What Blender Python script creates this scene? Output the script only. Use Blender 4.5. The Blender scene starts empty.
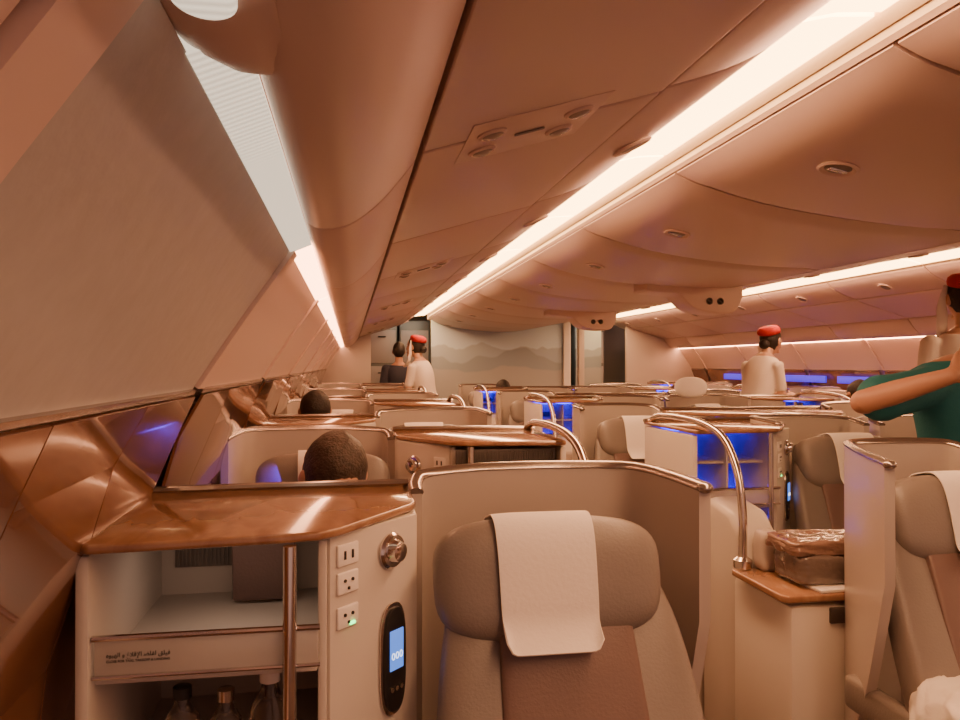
import bpy, bmesh, math, random
from mathutils import Vector, Matrix, noise
random.seed(4)
ZC = 1.42
scene = bpy.context.scene
col = scene.collection
R = math.radians

# ------------------------------------------------------------------ materials
def mat(name, c, rough=.5, metal=0., emit=None, es=0., bump=0., bscale=60., var=0., vscale=8., trans=0., coat=0., sheen=0.):
    m = bpy.data.materials.new(name); m.use_nodes = True
    nt = m.node_tree; N = nt.nodes; L = nt.links
    b = N['Principled BSDF']
    b.inputs['Base Color'].default_value = (*c, 1)
    b.inputs['Roughness'].default_value = rough
    b.inputs['Metallic'].default_value = metal
    b.inputs['Transmission Weight'].default_value = trans
    b.inputs['Coat Weight'].default_value = coat
    b.inputs['Sheen Weight'].default_value = sheen
    if emit:
        b.inputs['Emission Color'].default_value = (*emit, 1)
        b.inputs['Emission Strength'].default_value = es
    tc = N.new('ShaderNodeTexCoord')
    if var > 0:
        n = N.new('ShaderNodeTexNoise'); n.inputs['Scale'].default_value = vscale; n.inputs['Detail'].default_value = 4
        L.new(tc.outputs['Object'], n.inputs['Vector'])
        r = N.new('ShaderNodeValToRGB')
        r.color_ramp.elements[0].position = .3; r.color_ramp.elements[1].position = .7
        r.color_ramp.elements[0].color = (*[x*(1-var) for x in c], 1)
        r.color_ramp.elements[1].color = (*[min(1, x*(1+var)) for x in c], 1)
        L.new(n.outputs['Fac'], r.inputs['Fac']); L.new(r.outputs['Color'], b.inputs['Base Color'])
    if bump > 0:
        n = N.new('ShaderNodeTexNoise'); n.inputs['Scale'].default_value = bscale; n.inputs['Detail'].default_value = 3
        L.new(tc.outputs['Object'], n.inputs['Vector'])
        bp = N.new('ShaderNodeBump'); bp.inputs['Strength'].default_value = bump; bp.inputs['Distance'].default_value = .01
        L.new(n.outputs['Fac'], bp.inputs['Height']); L.new(bp.outputs['Normal'], b.inputs['Normal'])
    return m

def wood(name, dark, light, scale=3., rough=.18):
    m = mat(name, light, rough, coat=.6)
    nt = m.node_tree; N = nt.nodes; L = nt.links; b = N['Principled BSDF']
    tc = N.new('ShaderNodeTexCoord')
    n = N.new('ShaderNodeTexNoise'); n.inputs['Scale'].default_value = scale; n.inputs['Detail'].default_value = 6; n.inputs['Distortion'].default_value = 1.6
    mp = N.new('ShaderNodeMapping'); mp.inputs['Scale'].default_value = (2.5, 1, 1.6)
    L.new(tc.outputs['Object'], mp.inputs['Vector']); L.new(mp.outputs['Vector'], n.inputs['Vector'])
    r = N.new('ShaderNodeValToRGB'); r.color_ramp.elements[0].position = .3; r.color_ramp.elements[1].position = .7
    r.color_ramp.elements[0].color = (*dark, 1); r.color_ramp.elements[1].color = (*light, 1)
    L.new(n.outputs['Fac'], r.inputs['Fac']); L.new(r.outputs['Color'], b.inputs['Base Color'])
    return m

M = {}
M['bin'] = mat('bin_plastic', (.65, .50, .445), .36, bump=.03, bscale=400)
M['liner'] = mat('liner_fabric', (.49, .485, .47), .40, bump=.08, bscale=45, var=.04, vscale=30)
M['liner_frame'] = mat('liner_frame', (.72, .56, .49), .42)
M['shell'] = mat('shell_plastic', (.50, .44, .40), .35, bump=.03, bscale=300)
M['shell_in'] = mat('console_plastic', (.62, .57, .52), .35)
M['leather'] = mat('taupe_leather', (.225, .195, .178), .40, bump=.10, bscale=180, var=.05)
M['leather_b'] = mat('brown_leather', (.17, .11, .10), .45, bump=.10, bscale=180, var=.06)
M['cloth'] = mat('white_cloth', (.86, .81, .76), .85, bump=.08, bscale=120)
M['rail'] = mat('pewter_rail', (.41, .36, .33), .25, metal=.9)
M['chrome'] = mat('chrome', (.70, .66, .63), .16, metal=1)
M['wood'] = wood('burl_veneer', (.27, .135, .075), (.39, .22, .125), 6, .15)
M['wood_d'] = wood('wall_veneer', (.14, .06, .035), (.24, .115, .065), 2.2, .11)
M['black'] = mat('black_plastic', (.02, .018, .018), .35)
M['ventgrey'] = mat('vent_grey', (.11, .095, .085), .4)
M['dark'] = mat('dark_gap', (.05, .035, .03), .7)
M['carpet'] = mat('carpet', (.12, .07, .05), .95, bump=.5, bscale=200, var=.3, vscale=60)
M['strip'] = mat('strip_light', (1, .8, .6), .5, emit=(1, .54, .19), es=13)
M['blue'] = mat('blue_light', (.1, .1, 1), .5, emit=(.012, .0, 1), es=11)
M['blue2'] = mat('blue_wall_light', (.1, .1, 1), .5, emit=(.02, .0, 1), es=.9)
M['screen'] = mat('lcd_screen', (.05, .1, .3), .3, emit=(.10, .26, .9), es=1.3)
M['digit'] = mat('lcd_digit', (.8, .85, 1), .4, emit=(.75, .85, 1), es=2.)
M['green'] = mat('green_led', (.1, .8, .2), .3, emit=(.1, 1, .2), es=5)
M['clear'] = mat('clear_plastic', (.55, .48, .44), .06, trans=.95)
M['frost'] = mat('frosted_plastic', (.8, .75, .70), .25, trans=.55)
M['skin'] = mat('skin', (.42, .22, .145), .5, var=.05)
M['skin_l'] = mat('skin_light', (.60, .36, .25), .5, var=.05)
M['hair'] = mat('dark_hair', (.02, .014, .012), .55, bump=.5, bscale=110)
M['hair_s'] = mat('short_hair', (.055, .036, .028), .5, bump=.5, bscale=140, var=.4, vscale=50)
M['red'] = mat('red_felt', (.50, .015, .015), .8, bump=.1)
M['cream'] = mat('cream_fabric', (.80, .72, .64), .8, bump=.15, bscale=100)
M['teal'] = mat('teal_jersey', (.01, .13, .15), .8, bump=.15, bscale=120)
M['navy'] = mat('navy_fabric', (.03, .03, .05), .8)
M['beige'] = mat('beige_skirt', (.5, .4, .3), .8)
M['grayshirt'] = mat('gray_shirt', (.22, .2, .2), .8)
M['bag'] = mat('plastic_bag', (.15, .115, .105), .08, bump=.9, bscale=26, coat=1)
M['pack'] = mat('brown_pack', (.25, .15, .115), .14, bump=.9, bscale=30, coat=1)
M['lip'] = mat('lips', (.4, .12, .1), .5)
M['wallp'] = mat('partition_plastic', (.58, .50, .45), .5)
M['galley'] = mat('galley_metal', (.22, .22, .20), .35, metal=.2)
M['silver'] = mat('silver_ring', (.6, .55, .5), .2, metal=1)
M['lampglass'] = mat('lamp_glass', (.35, .3, .27), .15)
M['ink'] = mat('dark_ink', (.01, .01, .01), .6)

def grille_mat(name, c, es):
    m = mat(name, (.8, .8, .75), .5, emit=c, es=es)
    nt = m.node_tree; N = nt.nodes; L = nt.links; b = N['Principled BSDF']
    tc = N.new('ShaderNodeTexCoord'); w = N.new('ShaderNodeTexWave'); w.bands_direction = 'Y'; w.inputs['Scale'].default_value = 26
    L.new(tc.outputs['Object'], w.inputs['Vector'])
    mr = N.new('ShaderNodeMapRange'); mr.inputs['To Min'].default_value = es*.7; mr.inputs['To Max'].default_value = es
    L.new(w.outputs['Fac'], mr.inputs['Value']); L.new(mr.outputs['Result'], b.inputs['Emission Strength'])
    return m
M['grille'] = grille_mat('louvre_light', (.85, .72, .54), 1.5)
M['grille2'] = grille_mat('louvre_light_warm', (1, .42, .20), 14)
M['grille3'] = grille_mat('louvre_light_bright', (1, .42, .20), 30)

def mural():
    m = mat('desert_mural', (.5, .45, .4), .5)
    nt = m.node_tree; N = nt.nodes; L = nt.links; b = N['Principled BSDF']
    tc = N.new('ShaderNodeTexCoord'); sp = N.new('ShaderNodeSeparateXYZ'); L.new(tc.outputs['Object'], sp.inputs[0])
    prev = None
    layers = [(1.66, .14, 1.6, (.42, .52, .60), 3.), (1.54, .18, 1.2, (.33, .40, .46), 9.), (1.38, .12, 1., (.44, .46, .47), 15.)]
    base = N.new('ShaderNodeMapRange'); base.inputs['From Min'].default_value = 1.4; base.inputs['From Max'].default_value = 2.1
    L.new(sp.outputs['Z'], base.inputs['Value'])
    rr = N.new('ShaderNodeValToRGB'); rr.color_ramp.elements[0].color = (.66, .82, .94, 1); rr.color_ramp.elements[1].color = (.52, .66, .78, 1)
    L.new(base.outputs['Result'], rr.inputs['Fac']); prev = rr.outputs['Color']
    for z0, amp, sc, c, off in layers:
        n = N.new('ShaderNodeTexNoise'); n.noise_dimensions = '1D'; n.inputs['Scale'].default_value = sc; n.inputs['Detail'].default_value = 3
        a = N.new('ShaderNodeMath'); a.operation = 'ADD'; a.inputs[1].default_value = off; L.new(sp.outputs['X'], a.inputs[0]); L.new(a.outputs[0], n.inputs['W'])
        h = N.new('ShaderNodeMath'); h.operation = 'MULTIPLY_ADD'; h.inputs[1].default_value = amp*2.4; h.inputs[2].default_value = z0-amp*1.2; L.new(n.outputs['Fac'], h.inputs[0])
        sb = N.new('ShaderNodeMath'); sb.operation = 'SUBTRACT'; L.new(h.outputs[0], sb.inputs[0]); L.new(sp.outputs['Z'], sb.inputs[1])
        lt = N.new('ShaderNodeMapRange'); lt.inputs['From Min'].default_value = -.012; lt.inputs['From Max'].default_value = .012; L.new(sb.outputs[0], lt.inputs['Value'])
        mx = N.new('ShaderNodeMixRGB'); mx.inputs['Color2'].default_value = (*c, 1); L.new(prev, mx.inputs['Color1']); L.new(lt.outputs[0], mx.inputs['Fac']); prev = mx.outputs['Color']
    L.new(prev, b.inputs['Base Color'])
    return m
M['mural'] = mural()

# ------------------------------------------------------------------ mesh tools
def merge(bm, src):
    me = bpy.data.meshes.new('tmp'); src.to_mesh(me); src.free(); bm.from_mesh(me); bpy.data.meshes.remove(me)

def fin(bm, name, m, smooth=True, ang=40, sx=1):
    if sx < 0:
        for v in bm.verts: v.co.x = -v.co.x
    bmesh.ops.recalc_face_normals(bm, faces=bm.faces)
    me = bpy.data.meshes.new(name); bm.to_mesh(me); bm.free()
    for mm in (m if isinstance(m, (list, tuple)) else [m]): me.materials.append(mm)
    if smooth:
        me.shade_smooth(); me.set_sharp_from_angle(angle=R(ang))
    return me

def new(): return bmesh.new()

def box(bm, c, s, bev=.004, rot=None, seg=2):
    b = new(); bmesh.ops.create_cube(b, size=1)
    for v in b.verts: v.co = Vector((v.co.x*s[0], v.co.y*s[1], v.co.z*s[2]))
    if bev > 0: bmesh.ops.bevel(b, geom=b.edges[:], offset=min(bev, min(s)*.45), segments=seg, affect='EDGES', profile=.5)
    mt = Matrix.Translation(c) @ (rot if rot else Matrix.Identity(4))
    b.transform(mt); merge(bm, b)

def prism(bm, poly, a0, a1, axis='z', bev=.004, seg=2):
    b = new(); f = []
    for p in poly:
        if axis == 'z': f.append(b.verts.new((p[0], p[1], a0)))
        elif axis == 'y': f.append(b.verts.new((p[0], a0, p[1])))
        else: f.append(b.verts.new((a0, p[0], p[1])))
    face = b.faces.new(f)
    ex = bmesh.ops.extrude_face_region(b, geom=[face])
    d = a1-a0; t = {'z': (0, 0, d), 'y': (0, d, 0), 'x': (d, 0, 0)}[axis]
    bmesh.ops.translate(b, vec=t, verts=[v for v in ex['geom'] if isinstance(v, bmesh.types.BMVert)])
    bmesh.ops.recalc_face_normals(b, faces=b.faces)
    if bev > 0:
        es = [e for e in b.edges if len(e.link_faces) == 2 and e.calc_face_angle(0) > R(28)]
        bmesh.ops.bevel(b, geom=es, offset=bev, segments=seg, affect='EDGES', profile=.5)
    merge(bm, b)

def rings(bm, rs, cap=True, closed_path=False):
    V = [[bm.verts.new(p) for p in r] for r in rs]; n = len(V[0])
    for i in range(len(V)-1 + (1 if closed_path else 0)):
        A = V[i]; B = V[(i+1) % len(V)]
        for j in range(n): bm.faces.new((A[j], A[(j+1) % n], B[(j+1) % n], B[j]))
    if cap and not closed_path:
        bm.faces.new(V[0][::-1]); bm.faces.new(V[-1])

def tube(bm, pts, rad, n=12, flat=1., cap=True):
    pts = [Vector(p) for p in pts]
    if not isinstance(rad, (list, tuple)): rad = [rad]*len(pts)
    b = new(); rs = []
    up = None
    for i, p in enumerate(pts):
        t = (pts[min(i+1, len(pts)-1)]-pts[max(i-1, 0)]).normalized()
        if up is None:
            up = Vector((0, 0, 1)) if abs(t.z) < .9 else Vector((0, 1, 0))
        s = t.cross(up)
        if s.length < 1e-4: s = Vector((1, 0, 0))
        s.normalize(); up = s.cross(t).normalized()
        rs.append([p+s*math.cos(2*math.pi*k/n)*rad[i]+up*math.sin(2*math.pi*k/n)*rad[i]*flat for k in range(n)])
    rings(b, rs, cap); merge(bm, b)

def limb(bm, pts, rad, n=14):
    P = cr([tuple(p)+(r,) for p, r in zip(pts, rad)], 5)
    tube(bm, [p[:3] for p in P], [p[3] for p in P], n)
    for p, r in ((pts[0], rad[0]), (pts[-1], rad[-1])): ell(bm, p, (r, r, r), 12)

def cr(P, n=6):
    out = []; P = [tuple(p) for p in P]; m = len(P)
    for i in range(m-1):
        p0 = P[max(i-1, 0)]; p1 = P[i]; p2 = P[i+1]; p3 = P[min(i+2, m-1)]
        for k in range(n):
            t = k/n
            out.append(tuple(.5*((2*b)+(-a+c)*t+(2*a-5*b+4*c-d)*t*t+(-a+3*b-3*c+d)*t**3) for a, b, c, d in zip(p0, p1, p2, p3)))
    out.append(P[-1]); return out

def sp(x, e): return math.copysign(abs(x)**e, x)
def ell(bm, c, r, n=20, e=1., mt=None):
    b = new(); rs = []
    for i in range(1, n):
        th = math.pi*i/n - math.pi/2
        cz = sp(math.cos(th), e)
        rs.append([Vector((r[0]*cz*sp(math.cos(2*math.pi*k/(2*n)), e), r[1]*cz*sp(math.sin(2*math.pi*k/(2*n)), e), r[2]*sp(math.sin(th), e))) for k in range(2*n)])
    rings(b, rs)
    if mt: b.transform(mt)
    b.transform(Matrix.Translation(c)); merge(bm, b)

def lathe(bm, prof, c=(0, 0, 0), n=20, mt=None):
    b = new(); rs = [[Vector((r*math.cos(2*math.pi*k/n), r*math.sin(2*math.pi*k/n), z)) for k in range(n)] for r, z in prof]
    rings(b, rs)
    if mt: b.transform(mt)
    b.transform(Matrix.Translation(c)); merge(bm, b)

def wallstrip(bm, P, th):
    b = new(); rs = []
    for i, p in enumerate(P):
        a = P[max(i-1, 0)]; c = P[min(i+1, len(P)-1)]
        t = Vector((c[0]-a[0], c[1]-a[1])).normalized(); n = Vector((-t.y, t.x))*th/2
        rs.append([Vector((p[0]+n.x, p[1]+n.y, p[3])), Vector((p[0]-n.x, p[1]-n.y, p[3])), Vector((p[0]-n.x, p[1]-n.y, p[2])), Vector((p[0]+n.x, p[1]+n.y, p[2]))])
    rings(b, rs); merge(bm, b)

# ------------------------------------------------------------------ objects
def obj(name, me, parent=None, label=None, loc=None, rot=None):
    o = bpy.data.objects.new(name, me); col.objects.link(o)
    if parent: o.parent = parent
    if loc: o.location = loc
    if rot: o.rotation_euler = rot
    if label: o['label'] = label
    return o

def top(name, label, cat, loc=(0, 0, 0), group=None, me=None, rot=None, kind=None):
    o = obj(name, me, None, label, loc, rot); o['category'] = cat
    if group: o['group'] = group
    if kind: o['kind'] = kind
    return o

def struct(name, me, label, cat='wall'):
    o = obj(name, me); o['kind'] = 'structure'; o['label'] = label; o['category'] = cat; return o

class T:
    def __init__(s): s.parts = []
    def add(s, name, me, label=None, sub=None): s.parts.append((name, me, label, sub or []))
    def inst(s, name, label, cat, loc, group=None, skip=(), rot=None):
        r = top(name, label, cat, loc, group, rot=rot)
        for n, me, lb, sub in s.parts:
            if n in skip: continue
            p = obj(n, me, r, lb)
            for n2, me2, lb2 in sub: obj(n2, me2, p, lb2)
        return r

# ------------------------------------------------------------------ seat template
def seat_template(sx, flare=False):
    t = T()
    if flare:
        raw = [(-.250, -.12, 1.165, .3), (-.247, -.065, 1.175, .3), (-.222, -.018, 1.185, .3), (-.12, 0, 1.188, .3), (-.02, .004, 1.188, .3), (.05, -.004, 1.188, .3),
               (.105, -.035, 1.188, .3), (.150, -.11, 1.188, .3), (.205, -.22, 1.188, .45), (.250, -.33, 1.186, .62), (.285, -.44, 1.182, .90)]
    else:
        raw = [(-.250, -.12, 1.155, .3), (-.247, -.065, 1.166, .3), (-.222, -.018, 1.178, .3), (-.12, 0, 1.186, .3), (0, .004, 1.188, .3), (.12, 0, 1.188, .3),
           (.222, -.025, 1.188, .3), (.262, -.10, 1.188, .3), (.276, -.21, 1.186, .55), (.284, -.32, 1.182, .93)]
    P = cr(raw, 6)
    b = new(); wallstrip(b, P, .024); t.add('seat_shell', fin(b, 'seat_shell', M['shell'], sx=sx))
    b = new(); tube(b, [(p[0], p[1], p[2]+.004) for p in P], .0155, 10, flat=.62)
    ell(b, (P[-1][0], P[-1][1], P[-1][2]+.003), (.016, .016, .011), 8)
    t.add('shell_rail', fin(b, 'shell_rail', M['rail'], sx=sx), 'polished pewter rail along the shell rim')
    secs = cr([(-.52, .42, .235, .06), (-.45, .60, .245, .062), (-.37, .78, .238, .056), (-.295, .94, .215, .045), (-.20, 1.07, .16, .030)], 5)
    def back(secs, e, off=0, scx=1):
        b = new(); rs = []
        for i, s in enumerate(secs):
            a = secs[max(i-1, 0)]; c = secs[min(i+1, len(secs)-1)]
            tt = Vector((0, c[0]-a[0], c[1]-a[1])).normalized(); nn = Vector((0, -tt.z, tt.y))
            ring = []
            for k in range(40):
                an = 2*math.pi*k/40
                x = sp(math.cos(an), e)*s[2]*scx; d = sp(math.sin(an), e)*s[3]
                d += abs(x/s[2])**2*.022 if scx == 1 else 0
                ring.append(Vector((x, s[0], s[1]))+nn*(d+off))
            rs.append(ring)
        rings(b, rs); return b
    t.add('backrest', fin(back(secs, .50), 'backrest', M['leather'], sx=sx), 'taupe leather backrest bolsters')
    t.add('backrest_panel', fin(back([(a, z, .118+.03*(1-(z-.42)/.6), .02) for a, z, w, d in secs[:-3]], .3, .050, 1.001), 'backrest_panel', M['leather_b'], sx=sx), 'mauve brown leather centre panel')
    a, bb, c, e = .213, .068, .113, .58
    tilt = Matrix.Rotation(R(-14), 4, 'X'); hc = Vector((-.022, -.290, 1.020))
    def wing(v):
        v.y -= .40*v.x*v.x; v.x *= 1+.18*v.z; return v
    b = new(); ell(b, (0, 0, 0), (a, bb, c), 22, e)
    for v in b.verts: wing(v.co)
    b.transform(Matrix.Translation(hc) @ tilt)
    t.add('headrest', fin(b, 'headrest', M['leather'], sx=sx), 'padded taupe leather headrest')
    def cp(x, ph):
        s = (1-abs(x/a)**(2/e))**(e/2)
        v = Vector((x, -bb*s*sp(math.cos(ph), e), c*s*sp(math.sin(ph), e)))*1.0
        v.y += (-.006 if math.cos(ph) > 0 else .006)*abs(math.cos(ph)); v.z += .006*math.sin(ph)
        return wing(v)
    b = new(); nx = 20; rows = []
    W = .092; ox = -.012
    for j in range(34):
        row = []
        for i in range(nx+1):
            fx = -1+2*i/nx
            if j < 20:
                ph = R(120-(120+12)*j/19)
                v = cp(fx*W*(1.0-.0015*j)+ox, ph)
            else:
                q = (j-19)/14
                lim = 1.-.028-.02*q
                v = cp(fx*W*lim+ox, R(-12)).copy()
                ln = .078; rc = .25
                if abs(fx) > 1-rc: ln -= .020*(1-math.sqrt(max(0, 1-((abs(fx)-(1-rc))/rc)**2)))
                v.z -= ln*q; v.y -= .026*q-.010*math.sin(math.pi*q)
            row.append(b.verts.new(v))
        rows.append(row)
    for j in range(33):
        for i in range(nx): b.faces.new((rows[j][i], rows[j][i+1], rows[j+1][i+1], rows[j+1][i]))
    bmesh.ops.recalc_face_normals(b, faces=b.faces)
    bmesh.ops.solidify(b, geom=b.faces[:], thickness=.003)
    b.transform(Matrix.Translation(hc) @ tilt)
    t.add('headrest_cover', fin(b, 'headrest_cover', M['cloth'], sx=sx, ang=70), 'white cloth draped over the headrest')
    b = new(); box(b, (0, -.52, .43), (.46, .46, .12), .04, seg=4); t.add('seat_cushion', fin(b, 'seat_cushion', M['leather'], sx=sx))
    b = new(); box(b, (0, -.48, .2), (.44, .5, .34), .03); t.add('seat_base', fin(b, 'seat_base', M['shell'], sx=sx))
    for k in (-1, 1):
        b = new(); box(b, (k*.232, -.42, .56), (.04, .42, .09), .018, seg=3); t.add('armrest', fin(b, 'armrest', M['leather'], sx=sx))
    return t
SEAT = {1: seat_template(1), -1: seat_template(-1), 'f': seat_template(-1, True)}

# ------------------------------------------------------------------ console template
PA = Vector((-.156, -.415)); PB = Vector((-.002, -.25))
def pan(tt, z, off=0.):
    d = PB-PA; n = Vector((d.y, -d.x)).normalized()
    q = PA+d*tt+n*off; return Vector((q.x, q.y, z))
PANROT = Matrix.Rotation(math.atan2(PB.y-PA.y, PB.x-PA.x), 4, 'Z')

def console_template(sx, blue=False, arch=False, low=True):
    t = T()
    tz = .022 if arch else 0
    poly = [(0, 0), (0, -.205), (-.01, -.235), (-.14, -.425), (-.17, -.452), (-.22, -.463), (-.50, -.49), (-.52, -.475), (-.525, 0)]
    b = new(); prism(b, poly, 1.145+tz, 1.160+tz, bev=.005, seg=3); t.add('table_top', fin(b, 'table_top', M['wood'], sx=sx), 'glossy burl wood veneer table top')
    b = new(); tube(b, [(-.527, -.01, 1.162+tz), (-.3, -.008, 1.165+tz), (0, -.004, 1.165+tz)], .012, 8, flat=.7)
    t.add('table_rail', fin(b, 'table_rail', M['rail'], sx=sx))
    b = new(); H = 1.055+tz; zc = .085+H/2
    box(b, (-.262, -.012, zc), (.52, .024, H), .004)
    box(b, (-.512, -.24, zc), (.02, .46, H), .006)
    box(b, (-.168, -.22, zc), (.014, .40, H), .003)
    prism(b, [tuple(pan(0, 0)[:2]), tuple(pan(1, 0)[:2]), tuple(pan(1, 0, -.022)[:2]), tuple(pan(0, 0, -.022)[:2])], .09, 1.144+tz, bev=.003)
    prism(b, [(-.002, -.25), (-.002, -.01), (-.018, -.01), (-.018, -.25)], .09, 1.144+tz, bev=.003)
    box(b, (-.34, -.23, .945 if not blue else .89), (.33, .42, .014), .003)
    if blue:
        box(b, (-.34, -.20, 1.045), (.33, .30, .010), .003)
        box(b, (-.335, -.20, 1.0), (.010, .34, .30), .003)
    box(b, (-.34, -.23, .735), (.33, .42, .014), .003)
    box(b, (-.34, -.23, .12), (.33, .42, .06), .003)
    t.add('cabinet', fin(b, 'cabinet', M['shell_in'], sx=sx), 'pale plastic console cabinet with open shelves')
    b = new(); box(b, (-.34, -.452, .395), (.325, .018, .58), .006); t.add('cabinet_door', fin(b, 'cabinet_door', M['shell'], sx=sx))
    b = new()
    if arch and not blue:
        box(b, (-.33, -.452, 1.118), (.32, .006, .075), .002)
        for i in range(40): box(b, (-.33-.152+i*.0078, -.457, 1.118), (.0035, .006, .066), .0008, seg=1)
        t.add('vent_grille', fin(b, 'vent_grille', M['ventgrey'], sx=sx), 'wide dark grey slotted vent')
        b = new(); box(b, (-.335, -.452, 1.03), (.33, .012, .10), .004); t.add('front_panel', fin(b, 'front_panel', M['shell'], sx=sx))
    else:
        box(b, (-.40, -.027, 1.045), (.15, .004, .075), .001)
        for i in range(18): box(b, (-.40-.068+i*.008, -.031, 1.045), (.0035, .005, .07), .0008, seg=1)
        t.add('vent_grille', fin(b, 'vent_grille', M['leather'], sx=sx), 'slotted air vent')
    gz = .985 if not blue else .93
    b = new(); box(b, (-.335, -.458, gz), (.325, .006, .055), .002)
    t.add('shelf_guard', fin(b, 'shelf_guard', M['frost'], sx=sx), 'frosted clear shelf guard')
    for dz_, r_ in ((.03, .005), (-.028, .0035)):
        b = new(); tube(b, [(-.50, -.461, gz+dz_), (-.17, -.461, gz+dz_)], r_, 8)
        t.add('guard_rail', fin(b, 'guard_rail', M['chrome'], sx=sx))
    b = new(); tube(b, [(-.215, -.472, .09), (-.215, -.472, 1.144+tz)], .0105, 14); t.add('support_post', fin(b, 'support_post', M['chrome'], sx=sx), 'chrome support post')
    for z, k in ((1.108, 0), (1.062, 1), (1.006, 2)):
        b = new(); box(b, pan(.17, z, .002), (.050, .006, .036), .006, PANROT, seg=3)
        hs = new()
        if k == 0:
            for u in (-.009, .009): box(hs, pan(.17, z, .0055)+PANROT @ Vector((u, 0, 0)), (.004, .003, .014), .0005, PANROT)
        else:
            for u in (-.009, .009): lathe(hs, [(.003, -.001), (.003, .0015)], pan(.17, z, .0055)+PANROT @ Vector((u, 0, .004)), 8, PANROT @ Matrix.Rotation(R(90), 4, 'X'))
            box(hs, pan(.17, z-.009, .0055), (.005, .003, .005), .001, PANROT)
        sub = [('socket_hole', fin(hs, 'socket_hole', M['black'], sx=sx), 'black slots')]
        if k == 2:
            g = new(); box(g, pan(.17, z-.012, .006)+PANROT @ Vector((.008, 0, 0)), (.012, .004, .005), .001, PANROT)
            sub.append(('status_light', fin(g, 'status_light', M['green'], sx=sx), 'lit green indicator'))
        t.add('power_socket', fin(b, 'power_socket', M['cloth'], sx=sx), 'white power socket plate', sub)
    rx = PANROT @ Matrix.Rotation(R(90), 4, 'X')
    b = new(); lathe(b, [(.031, 0), (.032, .005), (.028, .010), (.021, .011), (.019, .015), (.017, .024), (.009, .027)], pan(.66, 1.092, .001), 28, rx)
    t.add('control_knob', fin(b, 'control_knob', M['chrome'], sx=sx), 'chrome rotary knob')
    b = new()
    pr = [(.029*sp(math.cos(a), .75), .092*sp(math.sin(a), .6)) for a in [2*math.pi*k/32 for k in range(32)]]
    q = new(); prism(q, pr, 0, .010, 'z', .003); q.transform(Matrix.Translation(pan(.68, .90, .001)) @ rx); merge(b, q)
    s = new(); box(s, pan(.68, .918, .0120), (.036, .002, .070), .002, PANROT)
    subs = [('handset_screen', fin(s, 'handset_screen', M['screen'], sx=sx), 'lit blue screen')]
    for j in range(3):
        k = new(); lathe(k, [(.0045, -.001), (.0045, .0015)], pan(.68, .850, .012)+PANROT @ Vector((-.013+.013*j, 0, 0)), 10, rx)
        subs.append(('button', fin(k, 'button', M['silver'], sx=sx), None))
        d = new(); tube(d, [pan(.68, .908, .0134)+PANROT @ Vector((-.0105+.0105*j+.0036*math.cos(a_), 0, .0055*math.sin(a_))) for a_ in [2*math.pi*k_/14 for k_ in range(15)]], .0008, 6)
        subs.append(('screen_digit', fin(d, 'screen_digit', M['digit'], sx=sx), 'white zero on the screen'))
    rim = new()
    pr2 = [(x*1.22, y*1.08) for x, y in pr]
    q = new(); prism(q, pr2, 0, .005, 'z', .002); q.transform(Matrix.Translation(pan(.68, .90, .0005)) @ rx); merge(rim, q)
    t.add('remote_cradle', fin(rim, 'remote_cradle', M['silver'], sx=sx))
    t.add('handset', fin(b, 'handset', M['black'], sx=sx), 'black oval remote handset', subs)
    if blue:
        for (yy, zz) in ((-.06, 1.126+tz), (-.06, .905), (-.06, .755)):
            b = new(); box(b, (-.34, yy, zz), (.30, .02, .012), .002)
            t.add('blue_lamp', fin(b, 'blue_lamp', M['blue'], sx=sx), 'blue mood light bar')
    if arch:
        P = cr([(-.50, -.02, 1.185), (-.502, -.12, 1.212), (-.505, -.35, 1.218), (-.505, -.55, 1.205), (-.505, -.68, 1.165), (-.505, -.765, 1.07), (-.505, -.80, .94), (-.505, -.80, .83), (-.505, -.80, .78)], 6)
        b = new(); tube(b, P, .0135, 14); lathe(b, [(.03, .765), (.03, .79), (.018, .80)], (-.505, -.80, 0), 18)
        t.add('grab_rail', fin(b, 'grab_rail', M['chrome'], sx=sx), 'curved chrome grab rail')
        b = new()
        prism(b, [(-.49, .05), (-.49, .93), (-.55, .95), (-.70, .93), (-.765, .87), (-.785, .79), (-.785, .05)], -.50, -.36, 'x', .03, 4)
        box(b, (-.34, -.93, .39), (.36, .34, .68), .02)
        box(b, (-.30, -.60, .35), (.30, .30, .60), .01)
        t.add('foot_cabinet', fin(b, 'foot_cabinet', M['shell_in'], sx=sx), 'low pale cabinet')
        b = new(); ell(b, (-.435, -.825, .825), (.036, .036, .066), 14, .5); t.add('padded_bolster', fin(b, 'padded_bolster', M['shell'], sx=sx), 'rounded grey padded block')
        b = new(); prism(b, [(-.545, -1.08), (-.53, -1.105), (-.15, -1.105), (-.14, -1.08), (-.14, -.80), (-.545, -.80)], .740, .762, bev=.006, seg=3)
        t.add('shelf_top', fin(b, 'shelf_top', M['wood'], sx=sx), 'low burl veneer shelf')
        b = new(); box(b, (-.30, -1.103, .70), (.2, .012, .045), .003); t.add('drawer', fin(b, 'drawer', M['dark'], sx=sx), 'dark drawer slot')
    return t

CON = {}
for s in (1, -1):
    for bl in (0, 1):
        for ar in (0, 1): CON[(s, bl, ar)] = console_template(s, bool(bl), bool(ar))

SL = "taupe leather business seat with white headrest cloth in pale shell"
def seat(x, y, s, label=SL): return SEAT[s].inst('business_seat', label, 'seat', (x, y, 0), 'rows of business class seats')
def con(x, y, s, bl, ar, label, skip=()): return CON[(s, bl, ar)].inst('side_console', label, 'console', (x, y, 0), 'consoles beside the seats', skip)

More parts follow.
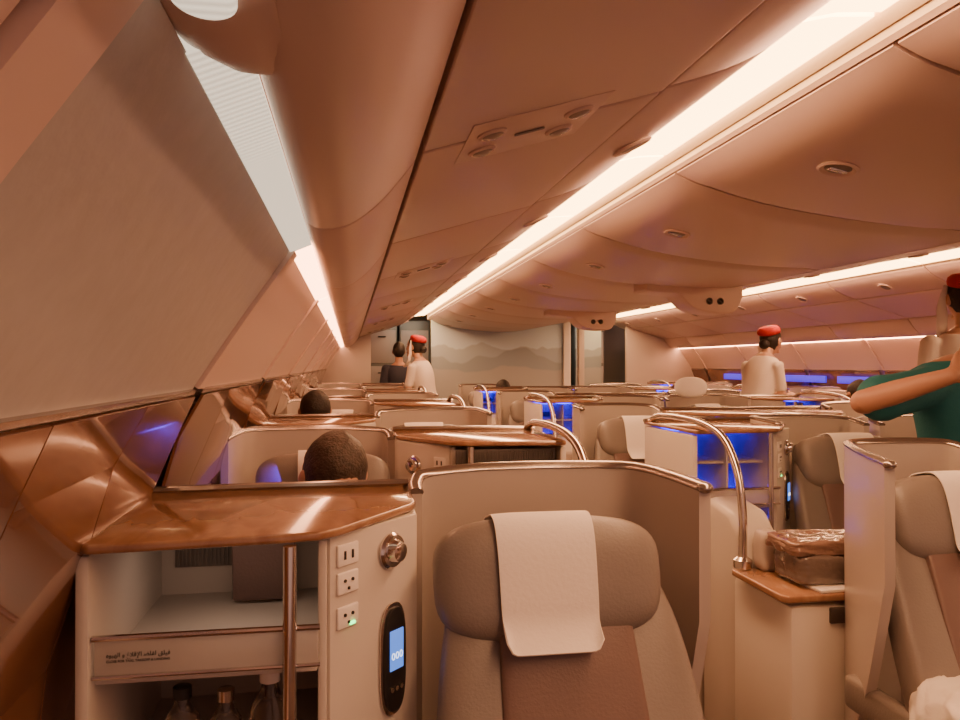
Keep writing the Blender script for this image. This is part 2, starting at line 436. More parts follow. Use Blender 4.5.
Y0 = 1.70; PITCH = 1.15
for i in range(8):
    y = Y0+PITCH*i
    if i % 2 == 0:
        seat(.385, y, 1, "taupe and brown leather aisle seat in pale rounded shell" if i == 0 else SL)
        con(.125, y-.02, 1, 0, 0, "console with open shelves, sockets and blue-screened handset" if i == 0 else "pale console with wood table top by the window")
    else:
        seat(-.105, y, -1, "window-side leather seat in pale shell")
        con(.155, y-.02, -1, 1 if i > 4 else 0, 1, "pale aisle console with wood top and chrome grab rail")
CY = 1.93
for i in range(7):
    y = CY+PITCH*i + (.06 if i else 0)
    if i == 0:
        seat(1.54, 2.07, 'f', "taupe leather seat with white cloth beside the aisle")
    elif i % 2 == 0:
        xs = 1.51
        seat(xs, y, -1); seat(4.58-xs, y, 1)
        con(1.765, y-.02, -1, 1, 0, "centre console glowing blue inside")
        con(2.815, y-.02, 1, 1, 0, "centre console glowing blue inside")
    else:
        seat(1.965 if i == 1 else 2.0, y, -1)
        seat(2.54, y, 1)
        con(1.760, y-.02, 1, 1, 1, "aisle console with blue-lit shelves and chrome grab rail")
        if i > 1: con(2.86, y-.02, -1, 1, 1, "aisle console with blue-lit shelves and chrome grab rail")
for i in range(3, 8):
    y = Y0+PITCH*i
    if i % 2 == 0:
        seat(4.195, y, -1); con(4.45, y-.02, -1, 1, 0, "window console with blue light inside")
    else:
        seat(4.685, y, 1); con(4.425, y-.02, 1, 1, 1, "aisle console with blue light and grab rail")

# ------------------------------------------------------------------ shell of the cabin
YA, YB = -1.6, 10.5
MX = 4.58
def mir(poly): return [(MX-x, z) for x, z in poly]
def Zs(poly): return [(x, z+ZC) for x, z in poly]

wprof = [(-.085, .30), (-.112, .235), (-.148, .18), (-.214, .085), (-.305, -.05), (-.345, -.13), (-.415, -.28), (-.47, -.52), (-.53, -.9), (-.54, -1.42)]
def strip_along(bm, prof, y0, y1, th, side):
    b = new(); pr = cr(prof, 3)
    out = []
    for i, p in enumerate(pr):
        a = pr[max(i-1, 0)]; c = pr[min(i+1, len(pr)-1)]
        t = Vector((c[0]-a[0], c[1]-a[1])).normalized(); n = Vector((t.y, -t.x))*th
        out.append((p[0]+n.x, p[1]+n.y))
    poly = pr+out[::-1]
    if side: poly = mir(poly)
    prism(b, Zs(poly), y0, y1, 'y', 0); merge(bm, b)

b = new(); strip_along(b, [(x-.030, z) for x, z in wprof], YA, 12.5, .04, 0); struct('wall_left', fin(b, 'wall_left', M['liner_frame']), 'curved cabin side wall')
b = new(); strip_along(b, [(x-.030, z) for x, z in wprof], YA, 12.5, .04, 1); struct('wall_right', fin(b, 'wall_right', M['liner_frame']), 'curved cabin side wall')
bay = [.45+1.2*i for i in range(-1, 9)]
n_tr = 0
up = [(-.112, .233), (-.148, .18), (-.214, .085), (-.300, -.048)]
for side in (0, 1):
    for kb, yb in enumerate(bay):
        n_tr += 1
        b = new(); strip_along(b, [(x-.008, z) for x, z in up], yb+.045, yb+1.155, .022, side)
        struct('trim_%d' % n_tr, fin(b, 'trim', M['liner'] if (side == 0 and kb == 1) else M['liner_frame']), 'smooth grey window liner panel')
        n_tr += 1
        b = new(); strip_along(b, [(-.302, -.051), (-.306, -.059)], yb+.04, yb+1.16, .02, side)
        struct('trim_%d' % n_tr, fin(b, 'trim', M['rail']), 'thin metal edge below the liner')
        for q in range(3):
            y0 = yb+.04+q*.375; y1 = y0+.371
            n_tr += 1
            b = new()
            pts = [(-.308, -.061), (-.352, -.15), (-.40, -.285), (-.445, -.45), (-.49, -.8)]
            tw = [.001, -.004, .005, -.004, 0]
            ra = []; rb = []
            for (x, z), w in zip(pts, tw):
                sg = 1 if q % 2 == 0 else -1
                xa = x+w*sg; xb = x-w*sg
                if side: xa, xb = MX-xa, MX-xb
                ra.append(b.verts.new((xa, y0, z+ZC))); rb.append(b.verts.new((xb, y1, z+ZC)))
            for k in range(len(pts)-1):
                if k % 2: b.faces.new((ra[k], rb[k], rb[k+1])); b.faces.new((ra[k], rb[k+1], ra[k+1]))
                else: b.faces.new((ra[k], rb[k], rb[k+1], ra[k+1]))
            bmesh.ops.recalc_face_normals(b, faces=b.faces)
            bmesh.ops.solidify(b, geom=b.faces[:], thickness=.006)
            struct('trim_%d' % n_tr, fin(b, 'trim', M['wood_d'], ang=8), 'glossy wood veneer storage lid along the wall')
for side in (0, 1):
    for yb in bay:
        n_tr += 1
        b = new(); strip_along(b, [(x+.001, z) for x, z in up], yb-.035, yb+.035, .03, side)
        struct('trim_%d' % n_tr, fin(b, 'trim', M['liner_frame']), 'raised frame rib between liner panels')

b = new(); box(b, (MX/2, 5.5, -.03), (6.4, 14.4, .06), 0); struct('floor', fin(b, 'floor', M['carpet'], False), 'brown patterned carpet', 'floor')
b = new(); box(b, (MX/2, 5.5, ZC+.90), (6.0, 14.4, .06), 0); struct('ceiling', fin(b, 'ceiling', M['bin'], False), 'pale cabin ceiling', 'ceiling')

for side in (0, 1):
    for k, yb in enumerate(bay):
        y0 = yb+.02
        if side == 0 and k == 0: continue
        if side == 0 and k == 1: y0 = .60
        b = new(); poly = [(-.120, .231), (-.078, .249), (-.082, .265), (-.135, .245)]
        prism(b, Zs(mir(poly) if side else poly), y0, yb+1.18, 'y', 0)
        near = (side == 0 and k <= 1)
        top('cove_light', 'pale slotted light louvre above the window liner' if near else 'glowing warm light louvre above the window liner', 'light', group='lights along the side walls',
            me=fin(b, 'cove_light', M['grille'] if near else (M['grille3'] if side else M['grille2'])))
b = new(); rs = []
for y, s in ((-1.5, 1), (.48, 1), (.56, .95), (.61, .82), (.645, .58), (.66, .3)):
    pr = cr([(-.150, .26), (-.132, .238), (-.108, .230), (-.080, .231), (-.058, .236), (-.045, .242), (-.045, .30), (-.150, .31)], 3)
    cx, cz = -.055, .262
    rs.append([Vector((cx+(x-cx)*s, y, ZC+cz+(z-cz)*(.5+.5*s))) for x, z in pr])
rings(b, rs); n_tr += 1
struct('trim_%d' % n_tr, fin(b, 'trim', M['bin'], ang=60), 'rounded fairing closing the light cove', 'trim')
b = new(); lathe(b, [(.020, .006), (.020, -.002), (.016, -.004)], n=30, mt=Matrix.Diagonal((1, 1.4, 1, 1)))
top('cove_light', 'small oval glowing lamp set in the wall fairing', 'light', (-.090, .50, ZC+.229), 'lights along the side walls', me=fin(b, 'cove_light', M['grille']))

BP = 1.05; E0 = 1.375-2*BP
fair = [(-.080, .262), (-.070, .245), (-.045, .237), (0, .247), (.05, .285), (.09, .332), (.117, .368)]
door = [(.128, .379), (.35, .446), (.58, .515)]
face = [(.592, .525), (.70, .562), (.79, .608), (.835, .648)]
def closed(prof, zt, x0=None, x1=None):
    p = cr(prof, 4); return p+[(x1 if x1 is not None else p[-1][0], zt), (x0 if x0 is not None else p[0][0], zt)]
b = new(); lathe(b, [(.052, 0), (.055, -.005), (.048, -.009), (.041, -.006), (.036, -.002)], n=28); LA = fin(b, 'bin_latch', M['bin'])
b = new(); ell(b, (0, 0, -.003), (.036, .036, .006), 12); LB = fin(b, 'latch_cup', M['leather'])
b = new(); box(b, (0, 0, -.008), (.055, .018, .008), .004); LC = fin(b, 'latch_paddle', M['silver'])
def mk(poly, side, nm, m=None, L=BP-.012, bev=.006):
    b = new(); prism(b, Zs(mir(poly) if side else poly), .006, .006+L, 'y', bev, 3); return fin(b, nm, m or M['bin'], ang=30)
G1 = 'overhead bins'
side_parts = {}
for side in (0, 1):
    side_parts[side] = (mk(closed(fair, .86, -.080), side, 'bin_fairing'), mk(closed(door, .86), side, 'bin_underside'), mk(closed(face, .86), side, 'bin_door'))
cen0 = [(1.075, .64), (1.19, .588), (1.45, .528), (1.85, .484), (2.284, .470)]
cen1 = [(1.075, .690), (1.19, .664), (1.58, .604), (1.98, .528), (2.284, .470)]
def cen_mesh(side):
    b = new(); pr = closed(cen1 if side else cen0, .86); rs = []; n = 20
    for k in range(n+1):
        u = k/n; y = .007+u*(BP-.014)
        e = min(u, 1-u)*2; bul = (0.005 if side else .020)*(1-(1-e)**2) - (.012 if k in (0, n) else 0)
        ring = []
        for (x, z) in pr:
            zz = z if z > .8 else z-bul*min(1, max(0, (x-1.075)/.12))*min(1, (2.30-x)/.25)
            ring.append(Vector((MX-x if side else x, y, zz+ZC)))
        rs.append(ring)
    rings(b, rs); return fin(b, 'bin_body', M['bin'], ang=50)
cen_m = {0: cen_mesh(0), 1: cen_mesh(1)}
for i in range(11):
    y = E0+BP*i
    for side in (0, 1):
        o = top('overhead_bin', 'closed side overhead bin in warm beige plastic', 'overhead bin', (0, y, 0), G1)
        obj('bin_fairing', side_parts[side][0], o); obj('bin_underside', side_parts[side][1], o); d = obj('bin_door', side_parts[side][2], o)
        x = .72; z = ZC+.5695; an = math.atan2(.047, .10)
        l = obj('bin_latch', LA, d, 'round recessed latch', loc=(MX-x if side else x, BP/2, z), rot=(0, an if side else -an, 0))
        obj('latch_cup', LB, l)
        o = top('overhead_bin', 'closed centre overhead bin with round latch', 'overhead bin', (0, y, 0), G1)
        bd = obj('bin_body', cen_m[side], o)
        x = 1.31; z = ZC+(.640 if side else .5375); an = math.atan2(-.055, .26) if not side else math.atan2(-.06, .39)
        l = obj('bin_latch', LA, o, 'round recessed latch', loc=(MX-x if side else x, BP/2, z), rot=(0, an if side else -an, 0))
        obj('latch_cup', LB, l); obj('latch_paddle', LC, l)

for side in (0, 1):
    for i in range(11):
        y = E0+BP*i
        b = new(); poly = [(.852, .668), (.94, .690), (1.035, .698), (1.035, .73), (.852, .70)]
        prism(b, Zs(mir(poly) if side else poly), y+.010, y+BP-.010, 'y', 0)
        o = top('ceiling_light', 'long glowing amber light strip between the bins', 'light', group='ceiling light strips', me=fin(b, 'ceiling_light', M['strip']))
        b = new(); poly = [(.836, .654), (.852, .665), (.852, .70), (.836, .70)]
        prism(b, Zs(mir(poly) if side else poly), y+.004, y+BP-.004, 'y', 0)
        obj('reflector', fin(b, 'reflector', M['liner_frame']), o, 'pale lip added to soften the strip light')  # added lip, gives the strip's light a softer falloff
    for poly in ([(1.036, .73), (1.038, .688), (1.052, .672), (1.060, .73)], [(1.056, .72), (1.058, .655), (1.068, .645), (1.073, .72)]):
        n_tr += 1; b = new()
        if side: poly = [(x, max(z, .694)) for x, z in poly]
        prism(b, Zs(mir(poly) if side else poly), E0, 10.5, 'y', .0)
        struct('trim_%d' % n_tr, fin(b, 'trim', M['bin']), 'ribbed ceiling trim rail beside the light strip', 'trim')

n17 = -math.atan2(.0685*2, .452)
def psu(y, side=0):
    def P(x): return (MX-x if side else x, 0, ZC+.379+.3015*(x-.128)-.001)
    an = -n17 if side else n17
    o = top('reading_light_panel', 'reading lights and call panel set into the bin underside', 'lamp panel', (0, y, 0), 'reading light panels')
    b = new(); box(b, (0, 0, .0005), (.26, .25, .0022), .001)
    c = P(.33); obj('panel_plate', fin(b, 'panel_plate', M['bin']), o, loc=(c[0], 0, c[2]), rot=(0, an, 0))
    for x, yy in ((.25, -.05), (.41, -.05), (.25, .06), (.40, .05)):
        c = P(x)
        lb = new(); lathe(lb, [(.027, .004), (.028, -.004), (.023, -.007), (.020, -.006)], n=24)
        l = obj('reading_light', fin(lb, 'reading_light', M['bin']), o, loc=(c[0], yy, c[2]), rot=(0, an, 0))
        lb = new(); ell(lb, (0, 0, -.004), (.021, .021, .008), 12); obj('lens', fin(lb, 'lens', M['lampglass']), l)
    c = P(.33)
    lb = new(); box(lb, (0, 0, -.003), (.06, .008, .004), .002); obj('call_button', fin(lb, 'call_button', M['leather']), o, 'dark call button strip', loc=(c[0], 0, c[2]), rot=(0, an, 0))
for i in range(5): psu(1.40+2.1*i)
for yy in (4.35, 6.6):
    o = top('hanging_sign_housing', 'pale housing with no smoking pictograms hanging beneath bins', 'sign housing', (0, yy, 0), 'hanging sign housings')
    b = new(); p = cr([(1.74, .455), (1.76, .440), (1.93, .428), (1.98, .395), (2.04, .345), (2.14, .318), (2.28, .315), (2.33, .35), (2.36, .42)], 4)+[(2.36, .50), (1.74, .53)]
    prism(b, Zs(p), 0, .22, 'y', .012, 3); obj('housing', fin(b, 'housing', M['liner_frame']), o)
    for k in (0, 1):
        b = new(); lathe(b, [(.022, 0), (.022, .004), (.018, .004), (.018, 0)], (2.14+.07*k, -.001, ZC+.385), 20, Matrix.Rotation(R(90), 4, 'X'))
        box(b, (2.14+.07*k, -.003, ZC+.385), (.036, .003, .005), 0, Matrix.Rotation(R(40), 4, 'Y'))
        obj('pictogram', fin(b, 'pictogram', M['leather']), o, 'round no smoking pictogram')

# ------------------------------------------------------------------ far end
def panel(nm, x0, x1, z0, z1, y, th, m, lab):
    b = new(); box(b, ((x0+x1)/2, y+th/2, (z0+z1)/2), (x1-x0, th, z1-z0), .004); return struct(nm, fin(b, nm, m), lab)
panel('wall_back', 1.10, 2.95, 0, ZC+.88, 10.5, .06, M['mural'], 'partition with a desert mountain mural')
panel('trim_900', 2.96, 3.06, 0, ZC+.88, 10.45, .10, M['cloth'], 'white partition post')
panel('trim_901', 3.18, 3.26, 0, ZC+.88, 10.45, .10, M['wallp'], 'partition post')
panel('wall_back.004', 3.27, 3.66, 0, ZC+.88, 10.9, .06, M['mural'], 'second partition with the mountain mural')
panel('wall_back.001', 3.9, 5.1, 0, ZC+.88, 10.5, .06, M['wallp'], 'beige end partition')
panel('wall_back.002', -.6, .28, 0, ZC+.88, 10.5, .06, M['wallp'], 'beige end partition beside the galley')
panel('wall_back.003', -.7, 5.3, 0, ZC+.9, 12.4, .06, M['galley'], 'dim galley rear wall')
for x in (.25, .75, 3.0, 3.55):
    o = top('galley_cabinet', 'grey metal galley cabinet with stacked doors', 'cabinet', (x, 11.8, 0), 'galley cabinets')
    b = new(); box(b, (.23, .25, 1.05), (.46, .5, 2.1), .01); obj('body', fin(b, 'body', M['galley']), o)
    for z in (.5, 1.15, 1.7):
        b = new(); box(b, (.23, -.006, z), (.42, .012, .5), .005); d = obj('door', fin(b, 'door', M['shell']), o)
        b = new(); box(b, (.23, -.022, z+.15), (.12, .015, .02), .003); obj('handle', fin(b, 'handle', M['black']), d)

# ------------------------------------------------------------------ small things
def bottle(x, y, z, h, r, m, cap, lab):
    o = top('bottle', lab, 'bottle', (x, y, z), 'minibar bottles')
    b = new(); lathe(b, [(r*.9, 0), (r, .006), (r, h*.55), (r*.9, h*.66), (r*.42, h*.82), (r*.4, h*.9)], n=20); obj('bottle_body', fin(b, 'bottle_body', m), o)
    b = new(); lathe(b, [(r*.5, h*.88), (r*.5, h), (r*.42, h*1.01)], n=16); obj('cap', fin(b, 'cap', cap), o)
bottle(-.27, 1.33, .743, .150, .030, M['clear'], M['black'], 'clear small water bottle with dark cap')
bottle(-.20, 1.32, .743, .145, .028, M['clear'], M['silver'], 'clear small bottle on the minibar shelf')
bottle(-.13, 1.32, .743, .175, .033, M['clear'], M['cloth'], 'clear water bottle with pale cap')
o = top('leather_folder', 'brown leather folder leaning inside the console', 'folder', (-.165, 1.56, .955))
b = new(); box(b, (0, 0, .078), (.12, .014, .15), .005, Matrix.Rotation(R(8), 4, 'X')); obj('folder_cover', fin(b, 'folder_cover', M['leather_b']), o)
o = top('notice_label', 'small printed closure notice on the console guard', 'label', (-.355, 1.2175, .987))
def text(s, size, loc, parent, rot=(R(90), 0, 0)):
    c = bpy.data.curves.new('lettering', 'FONT'); c.body = s; c.size = size; c.extrude = .0002; c.offset = .0001
    ob = bpy.data.objects.new('tmp', c); col.objects.link(ob)
    dg = bpy.context.evaluated_depsgraph_get(); dg.update()
    me = bpy.data.meshes.new_from_object(ob.evaluated_get(dg)); bpy.data.objects.remove(ob)
    me.materials.clear(); me.materials.append(M['ink'])
    return obj('lettering', me, parent, loc=loc, rot=rot)
text("\uFEE9\uFEED\uFE92\uFEEC\uFEDF\uFE8D \u0648 \uFECD\uFEFC\uFED7\uFEF9\uFE8D \uFEC0\uFE8E\uFED4\uFEDF \uFED6\uFEE0\uFEF4\uFED3", .009, (0, 0, 0), o)
text("CLOSE FOR TAXI, TAKEOFF & LANDING", .005, (0, 0, -.008), o)

def lumpy(s, amp, seed, m, nm, pw=4):
    b = new(); bmesh.ops.create_cube(b, size=1)
    bmesh.ops.subdivide_edges(b, edges=b.edges[:], cuts=15, use_grid_fill=True)
    for v in b.verts:
        p = v.co*2; r = (abs(p.x)**pw+abs(p.y)**pw+abs(p.z)**pw)**(1/pw)
        if r > 0: p = p/r
        n = noise.noise_vector(Vector((p.x*2.2+seed, p.y*2.2, p.z*1.5)))+.5*noise.noise_vector(Vector((p.x*6+seed, p.y*6, p.z*4)))
        v.co = Vector((p.x*s[0]/2, p.y*s[1]/2, p.z*s[2]/2))+n*amp
        if v.co.z < -s[2]*.46: v.co.z = -s[2]*.46
    b.transform(Matrix.Translation((0, 0, s[2]*.46))); return fin(b, nm, m, ang=60)
o = top('magazine', 'white magazine lying on the low veneer shelf', 'magazine', (1.465, 2.13, .762))
b = new(); box(b, (0, 0, .005), (.27, .20, .009), .002, Matrix.Rotation(R(4), 4, 'Z')); obj('pages', fin(b, 'pages', M['cloth']), o)
top('blanket_bag', 'folded dark blanket sealed in shiny plastic bag', 'bag', (1.455, 2.15, .773), me=lumpy((.30, .18, .088), .007, 3, M['bag'], 'blanket_bag', 10))
top('amenity_pack', 'flat plastic-wrapped brown packet resting on the bagged blanket', 'packet', (1.425, 2.16, .855), me=lumpy((.28, .17, .046), .006, 9, M['pack'], 'amenity_pack', 10))
top('blanket', 'crumpled white blanket lying on the leather seat', 'blanket', (1.385, 1.53, .495), me=lumpy((.22, .20, .21), .016, 12, M['cloth'], 'blanket'))
b = new(); ell(b, (0, 0, .075), (.125, .045, .078), 18, .85)
top('pillow', 'pale oval pillow propped against the seat headrests', 'pillow', (2.47, 5.32, 1.18), me=fin(b, 'pillow', M['cloth'], ang=80))

# ------------------------------------------------------------------ people
def bake(bm, name, m, vox):
    bmesh.ops.recalc_face_normals(bm, faces=bm.faces)
    me = bpy.data.meshes.new(name); bm.to_mesh(me); bm.free()
    o = bpy.data.objects.new('tmp', me); col.objects.link(o)
    md = o.modifiers.new('r', 'REMESH'); md.mode = 'VOXEL'; md.voxel_size = vox
    sm = o.modifiers.new('s', 'SMOOTH'); sm.iterations = 4; sm.factor = .5
    dg = bpy.context.evaluated_depsgraph_get(); dg.update()
    out = bpy.data.meshes.new_from_object(o.evaluated_get(dg)); out.name = name
    bpy.data.objects.remove(o); bpy.data.meshes.remove(me)
    out.materials.clear(); out.materials.append(m); out.shade_smooth()
    return out

def torso(bm, path, grow=0):
    b = new(); P = cr(path, 4); rs = []
    for i, s in enumerate(P):
        a = P[max(i-1, 0)]; c = P[min(i+1, len(P)-1)]
        t = Vector((0, c[0]-a[0], c[1]-a[1])).normalized(); n = Vector((0, -t.z, t.y))
        rs.append([Vector((sp(math.cos(q), .85)*(s[2]+grow), s[0], s[1]))+n*sp(math.sin(q), .85)*(s[3]+grow) for q in [2*math.pi*k/28 for k in range(28)]])
    rings(b, rs); merge(bm, b)

def hand(bm, w, d, up):
    w = Vector(w); d = Vector(d).normalized(); up = Vector(up).normalized(); s = d.cross(up).normalized(); up = s.cross(d)
    mt = Matrix((s, d, up)).transposed().to_4x4()
    ell(bm, w+d*.05, (.040, .050, .016), 12, .8, mt)
    for k, (o, L) in enumerate(((-.030, .062), (-.010, .074), (.010, .070), (.029, .055))):
        b0 = w+d*.088+s*o
        limb(bm, [b0, b0+d*L*.5-up*.008, b0+d*L*.85-up*.03], [.0095, .0088, .0075], 8)
    b0 = w+d*.03-s*.034
    limb(bm, [b0, b0+d*.03-s*.022-up*.006, b0+d*.055-s*.026-up*.018], [.012, .0105, .009], 8)

def human(label, loc, yaw, J, shirt, lower, skirt=False, hat=False, hairm='hair', skin='skin', sleeve=.5, headrot=(0, 0, 0), fem=False, vox=.0075, hs=1., big=1.):
    root = top('person', label, 'person', loc, rot=(0, 0, R(yaw)))
    hc = Vector(J['head']); hr = (Matrix.Rotation(R(headrot[2]), 4, 'Z') @ Matrix.Rotation(R(headrot[0]), 4, 'X') @ Matrix.Rotation(R(headrot[1]), 4, 'Y'))
    HM = Matrix.Translation(hc) @ hr @ Matrix.Scale(hs, 4)
    k = .88 if fem else big
    tp = J['torso']
    b = new(); torso(b, [(y, z, w*k, d) for y, z, w, d in tp])
    neck = Vector((0, tp[-1][0], tp[-1][1]))
    limb(b, [neck+Vector((0, .01, -.05)), neck.lerp(hc, .45), hc+Vector((0, .01, -.03))], [.060*min(k, 1), .050*min(k, 1), .050*min(k, 1)])
    q = new(); ell(q, (0, 0, 0), (.074, .094, .112), 20)
    for v in q.verts:
        if v.co.z < 0: v.co.x *= 1+v.co.z*2.0; v.co.y = v.co.y*(1+v.co.z*1.2)-abs(v.co.z)*.12
    ell(q, (0, -.098, -.018), (.012, .02, .02), 8); ell(q, (0, -.09, .005), (.008, .014, .03), 8)
    ell(q, (0, -.088, -.058), (.024, .014, .010), 8); ell(q, (0, -.083, -.09), (.022, .018, .018), 8)
    for sg in (-1, 1): ell(q, (sg*.080, .008, -.008), (.012, .02, .034), 8)
    q.transform(HM); merge(b, q)
    for sd in ('L', 'R'):
        sh, el, wr = J['arm'+sd]
        ka = min(k, 1.08)
        limb(b, [sh, Vector(sh).lerp(Vector(el), .5), el, Vector(el).lerp(Vector(wr), .4), wr], [.052*k, .045*k, .038*ka, .037*ka, .025*ka])
        dd = J.get('hand'+sd, ((Vector(wr)-Vector(el)).normalized(), (0, -1, .2)))
        hand(b, wr, dd[0], dd[1])
        hp, kn, an, toe = J['leg'+sd]
        limb(b, [hp, Vector(hp).lerp(Vector(kn), .5), kn, Vector(kn).lerp(Vector(an), .4), an], [.088, .075, .056, .052, .036])
        limb(b, [an, Vector(an).lerp(Vector(toe), .5), toe], [.04, .038, .03])
    obj('body', bake(b, 'body', M[skin], vox), root, 'bare skin')
    b = new(); torso(b, [(y, z, w*k, d) for y, z, w, d in tp[:-1]], .012)
    for sd in ('L', 'R'):
        sh, el, wr = [Vector(p) for p in J['arm'+sd]]
        if sleeve <= 1:
            limb(b, [sh, sh.lerp(el, .5*sleeve+.1), sh.lerp(el, sleeve)], [(.062 if big > 1 else .057)*k, (.060 if big > 1 else .054)*k, (.066 if big > 1 else .052)*k])
        else:
            limb(b, [sh, sh.lerp(el, .5), el, el.lerp(wr, .5), el.lerp(wr, .92)], [.066*k, .060*k, .052*k, .046*k, .038*k])
    obj('shirt', bake(b, 'shirt', M[shirt], .009), root, 'top garment')
    b = new()
    if skirt:
        lathe(b, [(.15, 1.02), (.175, .92), (.18, .75), (.17, .5), (.15, .5)], n=30, mt=Matrix.Diagonal((1.05, .78, 1, 1)))
        obj('skirt', bake(b, 'skirt', M[lower], .012), root)
    else:
        for sd in ('L', 'R'):
            hp, kn, an, toe = [Vector(p) for p in J['leg'+sd]]
            limb(b, [hp, hp.lerp(kn, .5), kn, kn.lerp(an, .5), kn.lerp(an, .95)], [.105, .09, .072, .065, .058])
        torso(b, [(y, z, w*k, d) for y, z, w, d in tp[:2]], .02)
        obj('trousers', bake(b, 'trousers', M[lower], .012), root)
    for sd in ('L', 'R'):
        b = new()
        hp, kn, an, toe = [Vector(p) for p in J['leg'+sd]]
        limb(b, [an+Vector((0, .02, -.03)), an.lerp(toe, .5)+Vector((0, 0, -.012)), toe+Vector((0, -.01, 0))], [.045, .044, .036])
        obj('shoe', bake(b, 'shoe', M['black'], .01), root, 'dark shoe')
    b = new(); ell(b, (0, .016, .020), (.082, .094, .110), 22)
    for v in b.verts:
        if v.co.y < -.05 and v.co.z < .05: v.co.y = -.05
        v.co += noise.noise_vector(v.co*24)*.004+noise.noise_vector(v.co*70)*.0015
        if v.co.z < -.04: v.co.y = max(v.co.y, .02)
    if fem: ell(b, (0, .10, -.03), (.045, .04, .042), 12)
    b.transform(HM); obj('hair', fin(b, 'hair', M[hairm], ang=180), root, 'dark hair tied in bun' if fem else 'short dark hair')
    for sg in (-1, 1):
        b = new(); ell(b, (sg*.030, -.080, .012), (.013, .010, .008), 10); b.transform(HM); e = obj('eye', fin(b, 'eye', M['cloth']), root)
        b = new(); ell(b, (sg*.030, -.088, .012), (.006, .004, .006), 8); b.transform(HM); obj('iris', fin(b, 'iris', M['black']), e)
    b = new(); ell(b, (0, -.099, -.058), (.021, .006, .006), 10); b.transform(HM); obj('mouth', fin(b, 'mouth', M['lip']), root)
    if hat:
        b = new(); lathe(b, [(.080, .050), (.090, .058), (.094, .075), (.090, .095), (.074, .110), (.045, .118), (.01, .120)], (0, .022, .006), 28, Matrix.Rotation(R(-14), 4, 'X'))
        for v in b.verts: v.co += noise.noise_vector(v.co*14)*.006
        b.transform(HM); obj('cap', fin(b, 'cap', M['red'], ang=60), root, 'soft low red cap')
        b = new()
        P = cr([(.085, .0, .068), (.100, -.0, 0), (.105, -.0, -.08), (.09, -.03, -.16), (.05, -.085, -.20), (-.04, -.09, -.19)], 6)
        tube(b, P, [.012+.016*min(1, i/12) for i in range(len(P))], 12, flat=.45)
        for v in b.verts: v.co += noise.noise_vector(v.co*22)*.005
        b.transform(HM); obj('scarf', fin(b, 'scarf', M['cream']), root, 'white scarf hanging from the cap')
    return root

def standJ(armL=None, armR=None, lean=0.):
    J = dict(torso=[(0, .90, .155, .11), (0, 1.0, .15, .105), (-.0-lean*.2, 1.10, .130, .095), (-.005-lean*.55, 1.25, .148, .108), (-lean*.85, 1.36, .150, .088), (.005-lean, 1.42, .105, .062), (.005-lean*1.05, 1.45, .06, .05)],
             head=(0, -.01-lean*1.5, 1.60-lean*.25),
             armL=[(-.165, -lean*.85, 1.365), (-.215, .02-lean*.6, 1.10), (-.20, -.12-lean*.5, .88)], armR=[(.165, -lean*.85, 1.365), (.215, .02-lean*.6, 1.10), (.20, -.12-lean*.5, .88)],
             legL=[(-.09, 0, .90), (-.095, -.01, .50), (-.095, .02, .09), (-.10, -.13, .04)], legR=[(.09, 0, .90), (.095, -.01, .50), (.095, .02, .09), (.10, -.13, .04)])
    if armL: J['armL'] = armL
    if armR: J['armR'] = armR
    return J
def sitJ(bow=0):
    return dict(torso=[(-.40, .54, .17, .11), (-.41, .64, .165, .105), (-.41, .75, .155, .10), (-.41, .87, .165, .10), (-.42, .94, .15, .08), (-.43, .98, .08, .055)],
                head=(0, -.47, 1.075),
                armL=[(-.175, -.42, .90), (-.205, -.45, .66), (-.13, -.65, .66)], armR=[(.175, -.42, .90), (.205, -.45, .66), (.13, -.65, .66)],
                legL=[(-.10, -.44, .58), (-.11, -.82, .58), (-.11, -.84, .09), (-.11, -.95, .04)], legR=[(.10, -.44, .58), (.11, -.82, .58), (.11, -.84, .09), (.11, -.95, .04)])

human('seated passenger with short dark hair, head bowed', (-.045, 2.82, .005), 0, sitJ(), 'grayshirt', 'navy', headrot=(46, 3, 12), skin='skin_l', sleeve=1.5, hairm='hair_s', hs=1.14)
human('seated dark-haired passenger slumped beside the window', (-.185, 4.75, .09), 0, sitJ(), 'navy', 'navy', headrot=(60, 0, 10), sleeve=1.5)
human('seated passenger with dark hair, head down', (1.70, 8.98, .06), 0, sitJ(), 'navy', 'navy', sleeve=1.5, vox=.011, headrot=(55, 0, 0))
human('seated passenger in dark clothes near the window', (4.195, 6.3, .10), 0, sitJ(), 'navy', 'navy', sleeve=1.5, vox=.011, headrot=(50, 0, 0))
fw = dict(armL=[(-.145, -.10, 1.345), (-.165, -.14, 1.10), (-.12, -.33, 1.10)], armR=[(.145, -.10, 1.345), (.165, -.14, 1.10), (.12, -.33, 1.10)])
human('flight attendant standing in the aisle, cream blouse and red cap', (.82, 8.3, .04), -125, standJ(lean=.09, **fw), 'cream', 'beige', skirt=True, hat=True, fem=True, skin='skin_l', sleeve=.7)
human('flight attendant turned away, cream blouse and red cap', (3.27, 5.85, .06), 115, standJ(lean=.15, **fw), 'cream', 'beige', skirt=True, hat=True, fem=True, skin='skin_l', sleeve=.7)
human('flight attendant with red cap and hanging white scarf', (3.085, 3.45, .16), 165, standJ(), 'cream', 'beige', skirt=True, hat=True, fem=True, skin='skin_l', sleeve=.7)
human('person standing in dark clothes by the galley', (.64, 10.2, 0), 180, standJ(), 'navy', 'navy', sleeve=1.5, vox=.011)
J = standJ(armL=[(-.19, -.03, 1.345), (-.50, -.08, 1.295), (-.33, -.27, 1.385)])
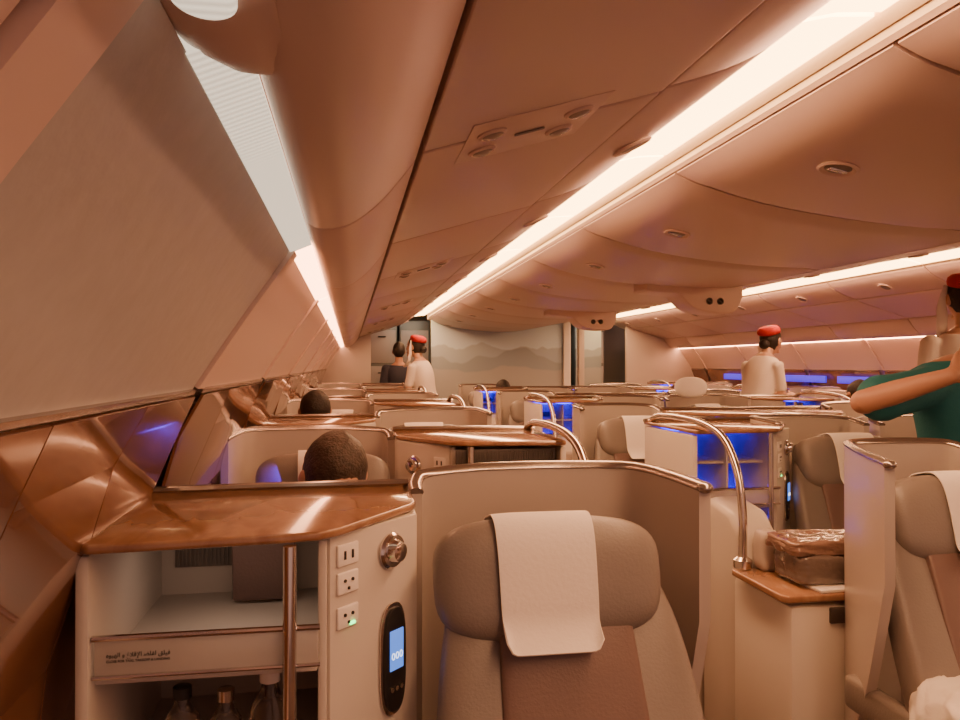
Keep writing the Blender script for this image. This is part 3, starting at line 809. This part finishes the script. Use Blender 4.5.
J['torso'] = [(y, z, w*1.15, d*1.1) for y, z, w, d in J['torso']]; J['torso'][4] = (0, 1.375, .21, .10); J['torso'][5] = (.005, 1.43, .14, .07); J['torso'][6] = (.005, 1.46, .06, .05)
J['handL'] = ((.8, -.1, .30), (0, -1, .3)); J['head'] = (.09, -.01, 1.61)
human('man in teal t-shirt standing with one elbow raised', (2.20, 2.42, 0), 0, J, 'teal', 'navy', sleeve=.74, headrot=(0, 0, 20), big=1.22)

for y in (4.2, 5.4, 6.6, 7.8, 9.0):
    b = new(); box(b, (4.885, y, 1.27), (.02, 1.0, .07), .004)
    top('blue_wall_light', 'blue mood light bar along the window ledge', 'light', group='blue ledge lights', me=fin(b, 'blue_wall_light', M['blue2']))

# ------------------------------------------------------------------ lamps and added fill lights
def area(nm, loc, rot, sx_, sy_, e, c):
    l = bpy.data.lights.new(nm, 'AREA'); l.shape = 'RECTANGLE'; l.size = sx_; l.size_y = sy_; l.energy = e; l.color = c
    o = bpy.data.objects.new(nm, l); col.objects.link(o); o.location = loc; o.rotation_euler = rot; return o
for x in (.95, MX-.95):
    area('strip_lamp', (x, 4.5, ZC+.66), (0, 0, 0), .14, 11.5, 78, (1, .45, .29))
area('galley_fill', (.9, 11.3, 2.2), (0, 0, 0), .6, .6, 3, (1, .85, .65))
area('galley_fill', (3.4, 11.3, 2.2), (0, 0, 0), .6, .6, 8, (1, .85, .65))  # added fill, brightens the dark gap beside the right partition
area('veneer_blue_fill', (-.22, 2.42, 1.08), (0, R(70), 0), .05, .3, .4, (.1, .03, 1))  # added blue fill without a fixture, tints the left wall veneer violet
area('console_fill', (-.2, 1.42, 1.13), (0, 0, 0), .2, .1, .16, (1, .7, .5))  # added warm fill under the table, lifts the dark console interior

w = bpy.data.worlds.new('World'); scene.world = w; w.use_nodes = True
w.node_tree.nodes['Background'].inputs[0].default_value = (1, .53, .41, 1); w.node_tree.nodes['Background'].inputs[1].default_value = .56

cam = bpy.data.cameras.new('Camera'); cam.lens = 770/960*36; cam.sensor_width = 36; cam.clip_start = .02
co = bpy.data.objects.new('Camera', cam); col.objects.link(co); co.location = (0, 0, ZC); co.rotation_euler = (R(90.37), 0, R(-9.6))
scene.camera = co
